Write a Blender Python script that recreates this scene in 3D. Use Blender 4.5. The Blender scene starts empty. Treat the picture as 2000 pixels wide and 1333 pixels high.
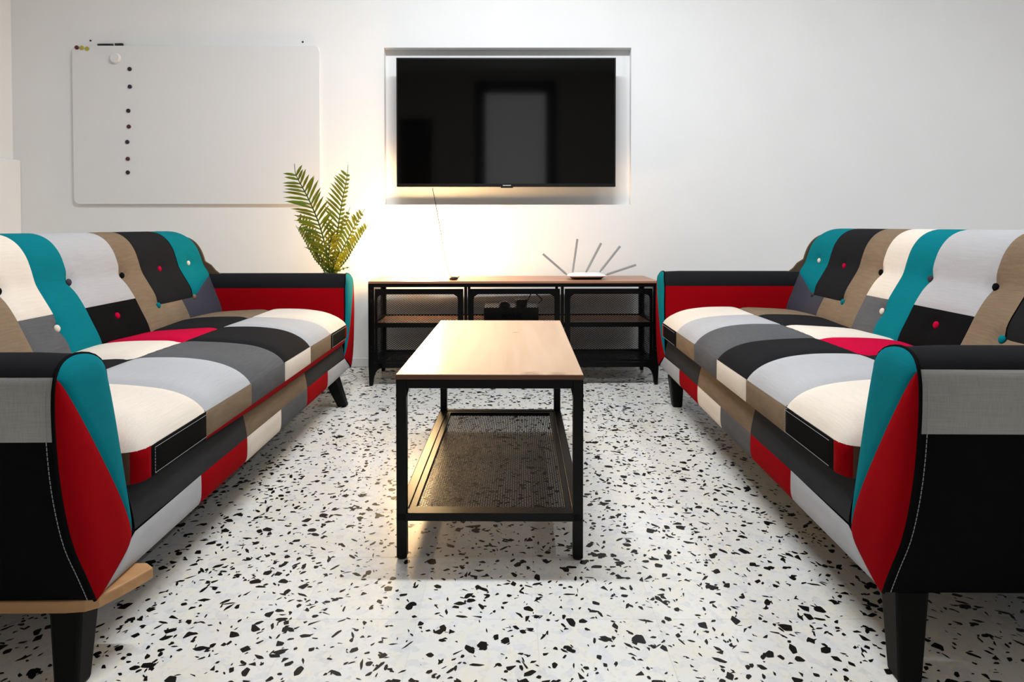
import bpy, bmesh, math, random
from mathutils import Vector, Matrix
PI = math.pi
S = bpy.context.scene
C = S.collection

# ------------------------------------------------------------------ camera, light, exposure
F, PITCH, CX, CY, EYE = 1247.0, 0.02, 1004.0, 467.3, 0.823
cam = bpy.data.cameras.new('camera')
cam.sensor_width = 36.0
cam.lens = F / 2000 * 36
cam.shift_x = -(CX - 1000) / 2000
cam.shift_y = (CY - 666.5) / 2000
cam.clip_start = 0.02
camo = bpy.data.objects.new('camera', cam)
camo.location = (0, 0, EYE)
camo.rotation_euler = (PI / 2 - PITCH, 0, 0)
C.objects.link(camo)
S.camera = camo

w = bpy.data.worlds.new('world')
S.world = w
w.use_nodes = True
w.node_tree.nodes['Background'].inputs[0].default_value = (0.9, 0.95, 1.0, 1)
w.node_tree.nodes['Background'].inputs[1].default_value = 0.15

CEIL = 2.98
TUBES = [(-0.05, 2.03, 1.25, 77.0, 0.0), (2.0, 1.7, 1.25, 18.0, PI / 2)]   # x, y, length, watts, rotation
for (tx, ty, tl, tw, tr) in TUBES:
    l = bpy.data.lights.new('tube_light', 'AREA')
    l.shape = 'RECTANGLE'
    l.size, l.size_y = tl, 0.07
    l.energy = tw
    l.color = (0.90, 0.955, 1.0)
    lo = bpy.data.objects.new('tube_light', l)
    lo.location = (tx, ty, CEIL - 0.105)
    lo.rotation_euler = (0, 0, tr)
    C.objects.link(lo)

S.view_settings.view_transform = 'Standard'
S.view_settings.look = 'None'
S.view_settings.exposure = 0.0
S.view_settings.gamma = 1.0
S.view_settings.use_curve_mapping = False


def at(px, py, Y):
    """point at distance Y seen at photo pixel (px, py)"""
    u, v = (px - CX) / F, (py - CY) / F
    c, s = math.cos(PITCH), math.sin(PITCH)
    dy, dz = c - v * s, -(s + v * c)
    k = Y / dy
    return Vector((u * k, Y, EYE + dz * k))


# ------------------------------------------------------------------ materials
def lin(r, g, b):
    f = lambda c: (c / 12.92 if c <= 0.04045 else ((c + 0.055) / 1.055) ** 2.4)
    return (f(r / 255), f(g / 255), f(b / 255), 1)


def new_mat(name, col, rough=0.6, spec=0.5, metal=0.0):
    m = bpy.data.materials.new(name)
    m.use_nodes = True
    b = m.node_tree.nodes['Principled BSDF']
    b.inputs['Base Color'].default_value = col
    b.inputs['Roughness'].default_value = rough
    b.inputs['Specular IOR Level'].default_value = spec
    b.inputs['Metallic'].default_value = metal
    return m, m.node_tree.nodes, m.node_tree.links, b


def noise_mix(n, l, b, col, amp, scale, detail=3, stretch=(1, 1, 1), bump=0.0, bscale=None, bdist=0.002):
    """colour variation around col plus fine relief"""
    tc = n.new('ShaderNodeTexCoord')
    mp = n.new('ShaderNodeMapping')
    mp.inputs['Scale'].default_value = stretch
    l.new(tc.outputs['Object'], mp.inputs['Vector'])
    t = n.new('ShaderNodeTexNoise')
    t.inputs['Scale'].default_value = scale
    t.inputs['Detail'].default_value = detail
    l.new(mp.outputs[0], t.inputs['Vector'])
    r = n.new('ShaderNodeValToRGB')
    r.color_ramp.elements[0].position = 0.3
    r.color_ramp.elements[1].position = 0.7
    r.color_ramp.elements[0].color = tuple(max(0, c * (1 - amp)) for c in col[:3]) + (1,)
    r.color_ramp.elements[1].color = tuple(min(1, c * (1 + amp)) for c in col[:3]) + (1,)
    l.new(t.outputs[0], r.inputs[0])
    l.new(r.outputs[0], b.inputs['Base Color'])
    if bump:
        t2 = n.new('ShaderNodeTexNoise')
        t2.inputs['Scale'].default_value = bscale or scale
        t2.inputs['Detail'].default_value = 2
        l.new(tc.outputs['Object'], t2.inputs['Vector'])
        bp = n.new('ShaderNodeBump')
        bp.inputs['Strength'].default_value = bump
        bp.inputs['Distance'].default_value = bdist
        l.new(t2.outputs[0], bp.inputs['Height'])
        l.new(bp.outputs[0], b.inputs['Normal'])
    return r


def mat_paint(name, col, rough=0.7):
    m, n, l, b = new_mat(name, col, rough, 0.25)
    noise_mix(n, l, b, col, 0.015, 3.0, 4, bump=0.08, bscale=60, bdist=0.001)
    return m


def mat_fabric(name, col, amp=0.10):
    """linen weave: threads across each other plus slubs"""
    m, n, l, b = new_mat(name, col, 0.95, 0.05)
    tc = n.new('ShaderNodeTexCoord')
    outs = []
    for sc in ((12, 500, 500), (500, 14, 40), (5, 5, 5)):
        mp = n.new('ShaderNodeMapping')
        mp.inputs['Scale'].default_value = sc
        l.new(tc.outputs['Object'], mp.inputs['Vector'])
        t = n.new('ShaderNodeTexNoise')
        t.inputs['Scale'].default_value = 1.0
        t.inputs['Detail'].default_value = 2
        l.new(mp.outputs[0], t.inputs['Vector'])
        outs.append(t.outputs[0])
    a = n.new('ShaderNodeMath'); a.operation = 'ADD'
    l.new(outs[0], a.inputs[0]); l.new(outs[1], a.inputs[1])
    a2 = n.new('ShaderNodeMath'); a2.operation = 'ADD'
    l.new(a.outputs[0], a2.inputs[0]); l.new(outs[2], a2.inputs[1])
    mr = n.new('ShaderNodeMapRange')
    mr.inputs['From Min'].default_value = 1.05
    mr.inputs['From Max'].default_value = 1.95
    l.new(a2.outputs[0], mr.inputs[0])
    r = n.new('ShaderNodeValToRGB')
    r.color_ramp.elements[0].color = tuple(c * (1 - amp) for c in col[:3]) + (1,)
    r.color_ramp.elements[1].color = tuple(min(1, c * (1 + amp)) for c in col[:3]) + (1,)
    l.new(mr.outputs[0], r.inputs[0])
    l.new(r.outputs[0], b.inputs['Base Color'])
    bp = n.new('ShaderNodeBump')
    bp.inputs['Strength'].default_value = 0.25
    bp.inputs['Distance'].default_value = 0.001
    l.new(a.outputs[0], bp.inputs['Height'])
    l.new(bp.outputs[0], b.inputs['Normal'])
    b.inputs['Sheen Weight'].default_value = 0.0
    return m


def mat_wood(name, dark, light, rough, axis=0, grain=1.0):
    m, n, l, b = new_mat(name, light, rough, 0.5)
    tc = n.new('ShaderNodeTexCoord')
    mp = n.new('ShaderNodeMapping')
    sc = [16, 16, 16]; sc[axis] = 1.2
    mp.inputs['Scale'].default_value = sc
    l.new(tc.outputs['Object'], mp.inputs['Vector'])
    t = n.new('ShaderNodeTexNoise')
    t.inputs['Scale'].default_value = grain
    t.inputs['Detail'].default_value = 6
    t.inputs['Distortion'].default_value = 0.6
    l.new(mp.outputs[0], t.inputs['Vector'])
    r = n.new('ShaderNodeValToRGB')
    r.color_ramp.elements[0].position = 0.3
    r.color_ramp.elements[1].position = 0.72
    r.color_ramp.elements[0].color = dark
    r.color_ramp.elements[1].color = light
    l.new(t.outputs[0], r.inputs[0])
    l.new(r.outputs[0], b.inputs['Base Color'])
    return m


M = {}
M['wall'] = mat_paint('white_wall_paint', (0.86, 0.86, 0.86, 1))
M['ceiling'] = mat_paint('white_ceiling_paint', (0.74, 0.74, 0.73, 1))
M['rear_wall'] = mat_paint('greige_wall_paint', (0.40, 0.385, 0.36, 1))
M['trim'] = mat_paint('white_gloss_trim', (0.78, 0.79, 0.80, 1), 0.4)
M['darkframe'] = mat_wood('dark_door_wood', (0.004, 0.003, 0.003, 1), (0.012, 0.010, 0.009, 1), 0.5, 2)
M['darkdoor'] = mat_wood('dark_brown_door', (0.012, 0.010, 0.009, 1), (0.025, 0.021, 0.018, 1), 0.5, 2)
M['black_metal'] = new_mat('black_powder_coated_metal', (0.0022, 0.0022, 0.0024, 1), 0.30, 0.16)[0]
noise_mix(*(lambda m: (m.node_tree.nodes, m.node_tree.links, m.node_tree.nodes['Principled BSDF']))(M['black_metal']), (0.0018, 0.0018, 0.002, 1), 0.3, 60, bump=0.05, bscale=400, bdist=0.0005)
M['leg'] = mat_wood('black_stained_wood', (0.0015, 0.0013, 0.0012, 1), (0.003, 0.0027, 0.0025, 1), 0.5, 2)
M['leg'].node_tree.nodes['Principled BSDF'].inputs['Specular IOR Level'].default_value = 0.15
M['table_wood'] = mat_wood('light_pine_lacquer', (0.50, 0.315, 0.19, 1), (0.60, 0.41, 0.27, 1), 0.27, 1, 0.8)
_n, _l = M['table_wood'].node_tree.nodes, M['table_wood'].node_tree.links
_b = _n['Principled BSDF']
_src = _b.inputs['Base Color'].links[0].from_socket
_tc = _n.new('ShaderNodeTexCoord')
_nz = _n.new('ShaderNodeTexNoise'); _nz.inputs['Scale'].default_value = 45
_l.new(_tc.outputs['Object'], _nz.inputs['Vector'])
for (kx, ky, kr) in ((0.105, -0.445, 0.030), (0.165, -0.446, 0.026), (0.06, 0.17, 0.012)):
    _sb = _n.new('ShaderNodeVectorMath'); _sb.operation = 'SUBTRACT'; _sb.inputs[1].default_value = (kx, ky, 0.46)
    _l.new(_tc.outputs['Object'], _sb.inputs[0])
    _ln = _n.new('ShaderNodeVectorMath'); _ln.operation = 'LENGTH'; _l.new(_sb.outputs[0], _ln.inputs[0])
    _ad = _n.new('ShaderNodeMath'); _ad.operation = 'MULTIPLY_ADD'; _ad.inputs[1].default_value = 0.03
    _l.new(_nz.outputs[0], _ad.inputs[0]); _l.new(_ln.outputs['Value'], _ad.inputs[2])
    _mr = _n.new('ShaderNodeMapRange'); _mr.inputs['From Min'].default_value = kr; _mr.inputs['From Max'].default_value = kr + 0.016
    _mr.inputs['To Min'].default_value = 0.5; _mr.inputs['To Max'].default_value = 0.0
    _l.new(_ad.outputs[0], _mr.inputs[0])
    _mx = _n.new('ShaderNodeMixRGB'); _mx.inputs[2].default_value = (0.20, 0.085, 0.045, 1)
    _l.new(_mr.outputs[0], _mx.inputs[0]); _l.new(_src, _mx.inputs[1]); _src = _mx.outputs[0]
_l.new(_src, _b.inputs['Base Color'])
M['table_edge'] = mat_wood('brown_stained_edge', (0.08, 0.028, 0.010, 1), (0.17, 0.062, 0.022, 1), 0.5, 0)
M['bench_wood'] = mat_wood('reddish_pine', (0.30, 0.13, 0.07, 1), (0.46, 0.23, 0.135, 1), 0.35, 0, 0.8)
M['plank'] = mat_wood('raw_pine_board', (0.33, 0.165, 0.06, 1), (0.56, 0.31, 0.135, 1), 0.6, 0)
M['screen'] = new_mat('tv_glass', (0.0006, 0.0006, 0.0007, 1), 0.06, 0.38)[0]
M['tvplastic'] = new_mat('tv_black_plastic', (0.003, 0.003, 0.003, 1), 0.3, 0.4)[0]
M['silver'] = new_mat('silver_badge', (0.7, 0.7, 0.7, 1), 0.25, 0.5, 1.0)[0]
M['board'] = new_mat('white_board_enamel', (0.80, 0.80, 0.805, 1), 0.22, 0.5)[0]
M['board_edge'] = new_mat('grey_board_edge', (0.55, 0.55, 0.55, 1), 0.4, 0.5)[0]
M['router_white'] = new_mat('router_white_plastic', (0.8, 0.8, 0.8, 1), 0.3, 0.5)[0]
M['router_grey'] = new_mat('router_grey_plastic', (0.36, 0.36, 0.36, 1), 0.4, 0.5)[0]
M['black_plastic'] = new_mat('black_plastic', (0.006, 0.006, 0.006, 1), 0.35, 0.4)[0]
M['gold'] = new_mat('tan_plastic', (0.35, 0.22, 0.08, 1), 0.4, 0.5)[0]
M['white_cable'] = new_mat('white_cable', (0.7, 0.7, 0.68, 1), 0.5, 0.4)[0]
for nm, c in (('navy', (0.008, 0.008, 0.04, 1)), ('maroon', (0.07, 0.006, 0.015, 1)), ('magblack', (0.006, 0.006, 0.007, 1)),
              ('magyellow', (0.42, 0.38, 0.03, 1)), ('magwhite', (0.8, 0.8, 0.8, 1))):
    M[nm] = new_mat('magnet_' + nm, c, 0.35, 0.5)[0]
M['thread'] = new_mat('grey_thread', (0.38, 0.38, 0.38, 1), 0.8, 0.2)[0]
M['lining'] = new_mat('dark_lining', (0.004, 0.004, 0.0045, 1), 0.9, 0.1)[0]
FAB = {
    'cream': ('cream', (0.68, 0.605, 0.525, 1)), 'lgrey': ('light grey', (0.40, 0.40, 0.415, 1)),
    'grey': ('mid grey', (0.098, 0.098, 0.103, 1)), 'charcoal': ('charcoal', (0.036, 0.036, 0.038, 1)),
    'black': ('black', (0.0048, 0.0048, 0.005, 1)), 'slate': ('slate grey', (0.050, 0.048, 0.062, 1)),
    'tan': ('tan', (0.195, 0.140, 0.093, 1)), 'teal': ('teal', (0.002, 0.155, 0.19, 1)),
    'red': ('red', (0.27, 0.0008, 0.004, 1)), 'crimson': ('crimson', (0.46, 0.0012, 0.035, 1)),
    'stone': ('stone grey', (0.37, 0.365, 0.345, 1)), 'ink': ('soft black', (0.013, 0.013, 0.0145, 1)), 'brown': ('brown', (0.115, 0.074, 0.047, 1)),
}
for k, (nm, c) in FAB.items():
    M[k] = mat_fabric(nm.replace(' ', '_') + '_linen', c, {'tan': 0.20, 'grey': 0.17, 'charcoal': 0.17, 'stone': 0.13}.get(k, 0.08))

# opal globe of the lit lamp
m = bpy.data.materials.new('lit_opal_glass')
m.use_nodes = True
b = m.node_tree.nodes['Principled BSDF']
b.inputs['Base Color'].default_value = (0.9, 0.85, 0.75, 1)
b.inputs['Emission Color'].default_value = (1.0, 0.66, 0.31, 1)
b.inputs['Emission Strength'].default_value = 88.0
M['opal'] = m
# daylight panel of the glazed door behind the camera
m = bpy.data.materials.new('lit_frosted_glass')
m.use_nodes = True
b = m.node_tree.nodes['Principled BSDF']
b.inputs['Base Color'].default_value = (0.8, 0.8, 0.8, 1)
b.inputs['Emission Color'].default_value = (0.93, 0.96, 1.0, 1)
b.inputs['Emission Strength'].default_value = 0.95
M['frosted'] = m
# leaves
m, n, l, b = new_mat('palm_leaf', (0.06, 0.12, 0.01, 1), 0.5, 0.3)
noise_mix(n, l, b, (0.026, 0.095, 0.007, 1), 0.5, 14, 2)
tr = n.new('ShaderNodeBsdfTranslucent')
tr.inputs['Color'].default_value = (0.46, 0.44, 0.02, 1)
mx = n.new('ShaderNodeMixShader')
mx.inputs[0].default_value = 0.22
l.new(b.outputs[0], mx.inputs[1]); l.new(tr.outputs[0], mx.inputs[2])
l.new(mx.outputs[0], n['Material Output'].inputs['Surface'])
M['leaf'] = m

# terrazzo: pale ground with soft grey and cream pebbles (the black stones are inlaid pieces)
m, n, l, b = new_mat('terrazzo_ground', (0.7, 0.7, 0.68, 1), 0.27, 0.5)
geo = n.new('ShaderNodeNewGeometry')
oi = n.new('ShaderNodeObjectInfo')
v1 = n.new('ShaderNodeTexVoronoi'); v1.inputs['Scale'].default_value = 55
v2 = n.new('ShaderNodeTexVoronoi'); v2.inputs['Scale'].default_value = 140
ns = n.new('ShaderNodeTexNoise'); ns.inputs['Scale'].default_value = 5; ns.inputs['Detail'].default_value = 4
ns2 = n.new('ShaderNodeTexNoise'); ns2.inputs['Scale'].default_value = 40; ns2.inputs['Detail'].default_value = 3
va = n.new('ShaderNodeVectorMath'); va.operation = 'MULTIPLY_ADD'
l.new(ns2.outputs['Color'], va.inputs[0]); va.inputs[1].default_value = (0.02, 0.02, 0.02); l.new(geo.outputs['Position'], va.inputs[2])
for x in (v1, v2): l.new(va.outputs[0], x.inputs['Vector'])
for x in (ns, ns2): l.new(geo.outputs['Position'], x.inputs['Vector'])
r1 = n.new('ShaderNodeValToRGB')
els = r1.color_ramp.elements
els[0].position, els[0].color = 0.0, (0.655, 0.655, 0.665, 1)
els[1].position, els[1].color = 1.0, (0.74, 0.735, 0.715, 1)
e = els.new(0.16); e.color = (0.70, 0.70, 0.70, 1)
e = els.new(0.3); e.color = (0.735, 0.73, 0.715, 1)
e = els.new(0.93); e.color = (0.76, 0.73, 0.66, 1)
sp = n.new('ShaderNodeSeparateColor'); l.new(v1.outputs['Color'], sp.inputs[0]); l.new(sp.outputs[0], r1.inputs[0])
r2 = n.new('ShaderNodeValToRGB')
r2.color_ramp.elements[0].color = (0.92, 0.92, 0.92, 1); r2.color_ramp.elements[1].position = 0.25
sp2 = n.new('ShaderNodeSeparateColor'); l.new(v2.outputs['Color'], sp2.inputs[0]); l.new(sp2.outputs[1], r2.inputs[0])
mm = n.new('ShaderNodeMixRGB'); mm.blend_type = 'MULTIPLY'; mm.inputs[0].default_value = 1
l.new(r1.outputs[0], mm.inputs[1]); l.new(r2.outputs[0], mm.inputs[2])
r3 = n.new('ShaderNodeValToRGB')
r3.color_ramp.elements[0].position, r3.color_ramp.elements[0].color = 0.25, (0.95, 0.92, 0.86, 1)
r3.color_ramp.elements[1].position = 0.6
l.new(ns.outputs[0], r3.inputs[0])
m3 = n.new('ShaderNodeMixRGB'); m3.blend_type = 'MULTIPLY'; m3.inputs[0].default_value = 1
l.new(mm.outputs[0], m3.inputs[1]); l.new(r3.outputs[0], m3.inputs[2])
mr = n.new('ShaderNodeMapRange'); mr.inputs['To Min'].default_value = 0.955; mr.inputs['To Max'].default_value = 1.0
l.new(oi.outputs['Random'], mr.inputs[0])
m4 = n.new('ShaderNodeMixRGB'); m4.blend_type = 'MULTIPLY'; m4.inputs[0].default_value = 1
l.new(m3.outputs[0], m4.inputs[1]); l.new(mr.outputs[0], m4.inputs[2])
l.new(m4.outputs[0], b.inputs['Base Color'])
M['terrazzo'] = m
M['grout'] = new_mat('terrazzo_grout', (0.62, 0.59, 0.54, 1), 0.8, 0.3)[0]
m, n, l, b = new_mat('black_stone', (0.004, 0.0037, 0.0034, 1), 0.32, 0.25)
M['stone_black'] = m


# ------------------------------------------------------------------ mesh helpers
class MB:
    def __init__(s): s.v = []; s.f = []

    def add(s, vs, fs):
        o = len(s.v)
        s.v += [tuple(p) for p in vs]
        s.f += [tuple(i + o for i in f) for f in fs]
        return s

    def box(s, x0, x1, y0, y1, z0, z1, mat=None):
        vs = [Vector((x, y, z)) for z in (z0, z1) for y in (y0, y1) for x in (x0, x1)]
        if mat: vs = [mat @ v for v in vs]
        return s.add(vs, [(0, 2, 3, 1), (4, 5, 7, 6), (0, 1, 5, 4), (2, 6, 7, 3), (0, 4, 6, 2), (1, 3, 7, 5)])

    def bar(s, p, q, w, h=None):
        """rectangular bar between two points"""
        p, q = Vector(p), Vector(q); h = h or w
        d = (q - p).normalized()
        a = d.cross(Vector((0, 0, 1)))
        if a.length < 1e-3: a = Vector((1, 0, 0))
        a.normalize(); c = a.cross(d).normalized()
        vs = [e + a * (w / 2) * i + c * (h / 2) * j for e in (p, q) for i, j in ((-1, -1), (1, -1), (1, 1), (-1, 1))]
        return s.add(vs, [(0, 1, 2, 3), (7, 6, 5, 4), (0, 4, 5, 1), (1, 5, 6, 2), (2, 6, 7, 3), (3, 7, 4, 0)])

    def tube(s, pts, r, n=8, cap=True):
        pts = [Vector(p) for p in pts]
        rs = r if isinstance(r, (list, tuple)) else [r] * len(pts)
        up = Vector((0.123, 0.31, 0.94)).normalized()
        rings = []
        for i, p in enumerate(pts):
            d = (pts[min(i + 1, len(pts) - 1)] - pts[max(i - 1, 0)]).normalized()
            a = d.cross(up)
            if a.length < 1e-3: a = d.cross(Vector((1, 0, 0)))
            a.normalize(); c = d.cross(a)
            rings.append([p + (a * math.cos(2 * PI * k / n) + c * math.sin(2 * PI * k / n)) * rs[i] for k in range(n)])
        o = []; f = []
        for i, rg in enumerate(rings):
            o += rg
            if i:
                for k in range(n):
                    f.append(((i - 1) * n + k, (i - 1) * n + (k + 1) % n, i * n + (k + 1) % n, i * n + k))
        if cap:
            f.append(tuple(range(n - 1, -1, -1))); f.append(tuple((len(rings) - 1) * n + k for k in range(n)))
        return s.add(o, f)

    def lathe(s, prof, n=24, loc=(0, 0, 0), mat=None):
        o = []; f = []
        for (r, z) in prof:
            for k in range(n):
                p = Vector((r * math.cos(2 * PI * k / n), r * math.sin(2 * PI * k / n), z))
                if mat: p = mat @ p
                o.append(p + Vector(loc))
        for i in range(1, len(prof)):
            for k in range(n):
                f.append(((i - 1) * n + k, (i - 1) * n + (k + 1) % n, i * n + (k + 1) % n, i * n + k))
        f.append(tuple(range(n - 1, -1, -1))); f.append(tuple((len(prof) - 1) * n + k for k in range(n)))
        return s.add(o, f)

    def prism(s, poly, z0, z1, mat=None):
        n = len(poly)
        vs = [Vector((x, y, z)) for z in (z0, z1) for (x, y) in poly]
        if mat: vs = [mat @ v for v in vs]
        return s.add(vs, [tuple(range(n - 1, -1, -1)), tuple(range(n, 2 * n))] + [(i, (i + 1) % n, n + (i + 1) % n, n + i) for i in range(n)])

    def build(s, name, mat, parent=None, smooth=False, bevel=0.0, seg=2, loc=None, autosmooth=None, fix=False):
        me = bpy.data.meshes.new(name)
        me.from_pydata(s.v, [], s.f)
        if bevel or fix:
            bm = bmesh.new(); bm.from_mesh(me)
            bmesh.ops.remove_doubles(bm, verts=bm.verts, dist=1e-6)
            bmesh.ops.recalc_face_normals(bm, faces=bm.faces)
            if bevel:
                es = [e for e in bm.edges if len(e.link_faces) == 2 and e.calc_face_angle(0) > 0.6]
                bmesh.ops.bevel(bm, geom=es, offset=bevel, segments=seg, profile=0.5, affect='EDGES', clamp_overlap=True)
            bm.to_mesh(me); bm.free()
        me.materials.append(M[mat] if isinstance(mat, str) else mat)
        if smooth:
            for p in me.polygons: p.use_smooth = True
            if autosmooth: me.set_sharp_from_angle(angle=autosmooth)
        o = bpy.data.objects.new(name, me)
        C.objects.link(o)
        if loc is not None: o.location = loc
        if parent: o.parent = parent
        return o


def tag(o, label, cat, group=None):
    o['label'] = label; o['category'] = cat
    if group: o['group'] = group
    return o


def thing(name, label, cat, loc=(0, 0, 0), rz=0.0, group=None):
    o = bpy.data.objects.new(name, None)
    o.empty_display_size = 0.1
    o.location = loc; o.rotation_euler = (0, 0, rz)
    C.objects.link(o)
    return tag(o, label, cat, group)


def struct(o):
    o['kind'] = 'structure'
    return o


def copy_tree(o, parent=None):
    c = o.copy(); C.objects.link(c)
    if parent: c.parent = parent
    for ch in list(o.children): copy_tree(ch, c)
    return c


def rrect(x0, x1, y0, y1, r, n=5):
    p = []
    for (cx, cy, a) in ((x1 - r, y0 + r, -90), (x1 - r, y1 - r, 0), (x0 + r, y1 - r, 90), (x0 + r, y0 + r, 180)):
        for k in range(n + 1):
            t = math.radians(a + 90 * k / n)
            p.append((cx + r * math.cos(t), cy + r * math.sin(t)))
    return p


def spline(pts, n):
    """Catmull-Rom through pts (tuples of any length), n samples per span"""
    out = []
    P = [pts[0]] + list(pts) + [pts[-1]]
    for i in range(1, len(P) - 2):
        for k in range(n):
            t = k / n
            out.append(tuple(0.5 * (2 * b_ + (c_ - a_) * t + (2 * a_ - 5 * b_ + 4 * c_ - d_) * t * t + (3 * b_ - a_ - 3 * c_ + d_) * t ** 3)
                             for a_, b_, c_, d_ in zip(P[i - 1], P[i], P[i + 1], P[i + 2])))
    out.append(tuple(pts[-1]))
    return out


def interp(x, tab):
    if x <= tab[0][0]: return tab[0][1]
    for (a, fa), (b_, fb) in zip(tab, tab[1:]):
        if x <= b_: return fa + (fb - fa) * (x - a) / (b_ - a)
    return tab[-1][1]


# ------------------------------------------------------------------ the room
WY, XL, XR, YB = 3.73, -2.92, 3.02, -1.6
NX0, NX1 = at(750, 93, WY).x, at(1233, 93, WY).x
NZ1, NZ0 = at(990, 93, WY).z, at(990, 400, WY).z
NDEP = 0.055
wm = MB()
wm.box(XL - 0.1, NX0, WY, WY + 0.25, -0.05, CEIL)
wm.box(NX1, XR + 0.1, WY, WY + 0.25, -0.05, CEIL)
wm.box(NX0, NX1, WY, WY + 0.25, NZ1, CEIL)
wm.box(NX0, NX1, WY, WY + 0.25, -0.05, NZ0)
wm.box(NX0, NX1, WY + NDEP, WY + 0.25, NZ0, NZ1)
struct(wm.build('wall_back', 'wall'))
struct(MB().box(XL - 0.1, XL, YB - 0.1, WY, -0.05, CEIL).build('wall_left', 'wall'))
struct(MB().box(XR, XR + 0.1, YB - 0.1, WY, -0.05, CEIL).build('wall_right', 'wall'))
struct(MB().box(XL - 0.1, XR + 0.1, YB - 0.1, WY + 0.25, CEIL, CEIL + 0.1).build('ceiling', 'ceiling'))
# low thicker part of the left wall
LZ = at(20, 313, WY).z
struct(MB().box(XL, XL + 0.045, 0.2, WY, 0, LZ).build('trim_1', 'wall', bevel=0.006))
# rear wall with two doors (only seen mirrored in the screen)
DR = WY - 0.085                                  # plane of the screen
def mirrored(px, py):                           # point on the rear wall seen in the screen at a pixel
    p = at(px, py, 2 * DR - YB)
    return p.x, p.z
dx0, dz1 = mirrored(927, 158); dx1, _ = mirrored(1087, 158)
ex0, ez1 = mirrored(782, 232); ex1, _ = mirrored(844, 232)
rw = MB()
rw.box(XL - 0.1, ex0, YB - 0.1, YB, -0.05, CEIL)
rw.box(ex0, ex1, YB - 0.1, YB, ez1, CEIL)
rw.box(ex1, dx0, YB - 0.1, YB, -0.05, CEIL)
rw.box(dx0, dx1, YB - 0.1, YB, dz1, CEIL)
rw.box(dx1, XR + 0.1, YB - 0.1, YB, -0.05, CEIL)
struct(rw.build('wall_rear', 'rear_wall'))
d = struct(MB().box(dx0, dx0 + 0.15, YB - 0.08, YB + 0.01, 0, dz1).box(dx1 - 0.15, dx1, YB - 0.08, YB + 0.01, 0, dz1)
           .box(dx0 + 0.15, dx1 - 0.15, YB - 0.08, YB + 0.01, dz1 - 0.17, dz1).box(dx0 + 0.15, dx1 - 0.15, YB - 0.08, YB + 0.01, 0, 0.9).build('door_1', 'darkframe'))
MB().box(dx0 + 0.15, dx1 - 0.15, YB - 0.05, YB - 0.03, 0.9, dz1 - 0.17).build('pane', 'frosted', d)
d = struct(MB().box(ex0, ex0 + 0.06, YB - 0.08, YB + 0.01, 0, ez1).box(ex1 - 0.06, ex1, YB - 0.08, YB + 0.01, 0, ez1)
           .box(ex0 + 0.06, ex1 - 0.06, YB - 0.08, YB + 0.01, ez1 - 0.08, ez1).build('door_2', 'darkframe'))
MB().box(ex0 + 0.06, ex1 - 0.06, YB - 0.06, YB - 0.03, 0, ez1 - 0.08).build('door_leaf', 'darkdoor', d)
# baseboards
struct(MB().box(XL + 0.045, XR, WY - 0.010, WY, 0, 0.052).build('baseboard_back', 'trim', bevel=0.003))
struct(MB().box(XR - 0.010, XR, YB, WY - 0.010, 0, 0.052).build('baseboard_right', 'trim', bevel=0.003))

# floor: slab, tiles, inlaid black stones
floor = struct(MB().box(XL - 0.1, XR + 0.1, YB - 0.1, WY + 0.2, -0.08, -0.0012).build('floor', 'terrazzo'))
TS = 0.25
tx0 = at(1048, 1222, 1.3205).x
tile_me = None
ix0, ix1 = -8, 7
for i in range(ix0, ix1 + 1):
    for j in range(-2, 10):
        x, y = tx0 + i * TS, 1.3205 + j * TS
        if y + TS > WY: continue
        if tile_me is None:
            o = MB().box(0.0006, TS - 0.0006, 0.0006, TS - 0.0006, -0.008, 0.0).build('tile', 'terrazzo', floor, bevel=0.0004, seg=1)
            tile_me = o.data
        else:
            o = bpy.data.objects.new('tile', tile_me); C.objects.link(o); o.parent = floor
        o.location = (x, y, 0)
rnd = random.Random(11)
grout = MB()
for i in range(ix0, ix1 + 2):
    grout.box(tx0 + i * TS - 0.0008, tx0 + i * TS + 0.0008, 1.3205 - 2 * TS, 1.3205 + 9 * TS, -0.002, -0.0003)
for j in range(-2, 10):
    grout.box(tx0 + ix0 * TS, tx0 + (ix1 + 1) * TS, 1.3205 + j * TS - 0.0008, 1.3205 + j * TS + 0.0008, -0.002, -0.00035)
grout.build('grout', 'grout', floor)

chips = []
AX0, AX1, AY0, AY1 = -2.1, 2.1, 0.85, WY - 0.02
NCH = int((AX1 - AX0) * (AY1 - AY0) * 1950)
for k in range(NCH):
    x, y = rnd.uniform(AX0, AX1), rnd.uniform(AY0, AY1)
    L = min(0.034, max(0.005, rnd.lognormvariate(math.log(0.0150), 0.46)))
    asp = rnd.choice((rnd.uniform(0.2, 0.4), rnd.uniform(0.4, 0.95), rnd.uniform(0.4, 0.8)))
    a0 = rnd.uniform(0, 2 * PI)
    nn = rnd.choice((3, 4, 4, 5, 5, 6))
    ang = sorted((2 * PI * (q + rnd.uniform(-0.36, 0.36)) / nn) for q in range(nn))
    poly = []
    for t in ang:
        r_ = 0.5 * L * rnd.uniform(0.72, 1.1)
        px_, py_ = r_ * math.cos(t), r_ * asp * math.sin(t)
        poly.append((px_ * math.cos(a0) - py_ * math.sin(a0), px_ * math.sin(a0) + py_ * math.cos(a0)))
    # trim the corners a little
    out = []
    for q in range(nn):
        p, c_, nx = poly[q - 1], poly[q], poly[(q + 1) % nn]
        t = rnd.uniform(0.06, 0.2)
        out.append((c_[0] + (p[0] - c_[0]) * t, c_[1] + (p[1] - c_[1]) * t))
        out.append((c_[0] + (nx[0] - c_[0]) * t, c_[1] + (nx[1] - c_[1]) * t))
    vis = abs(x) < 0.8 and y > 1.17 and abs(x) / y < 0.79
    chips.append(((L * math.sqrt(asp) / y ** 1.5) if vis else 0, x, y, out))
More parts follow.
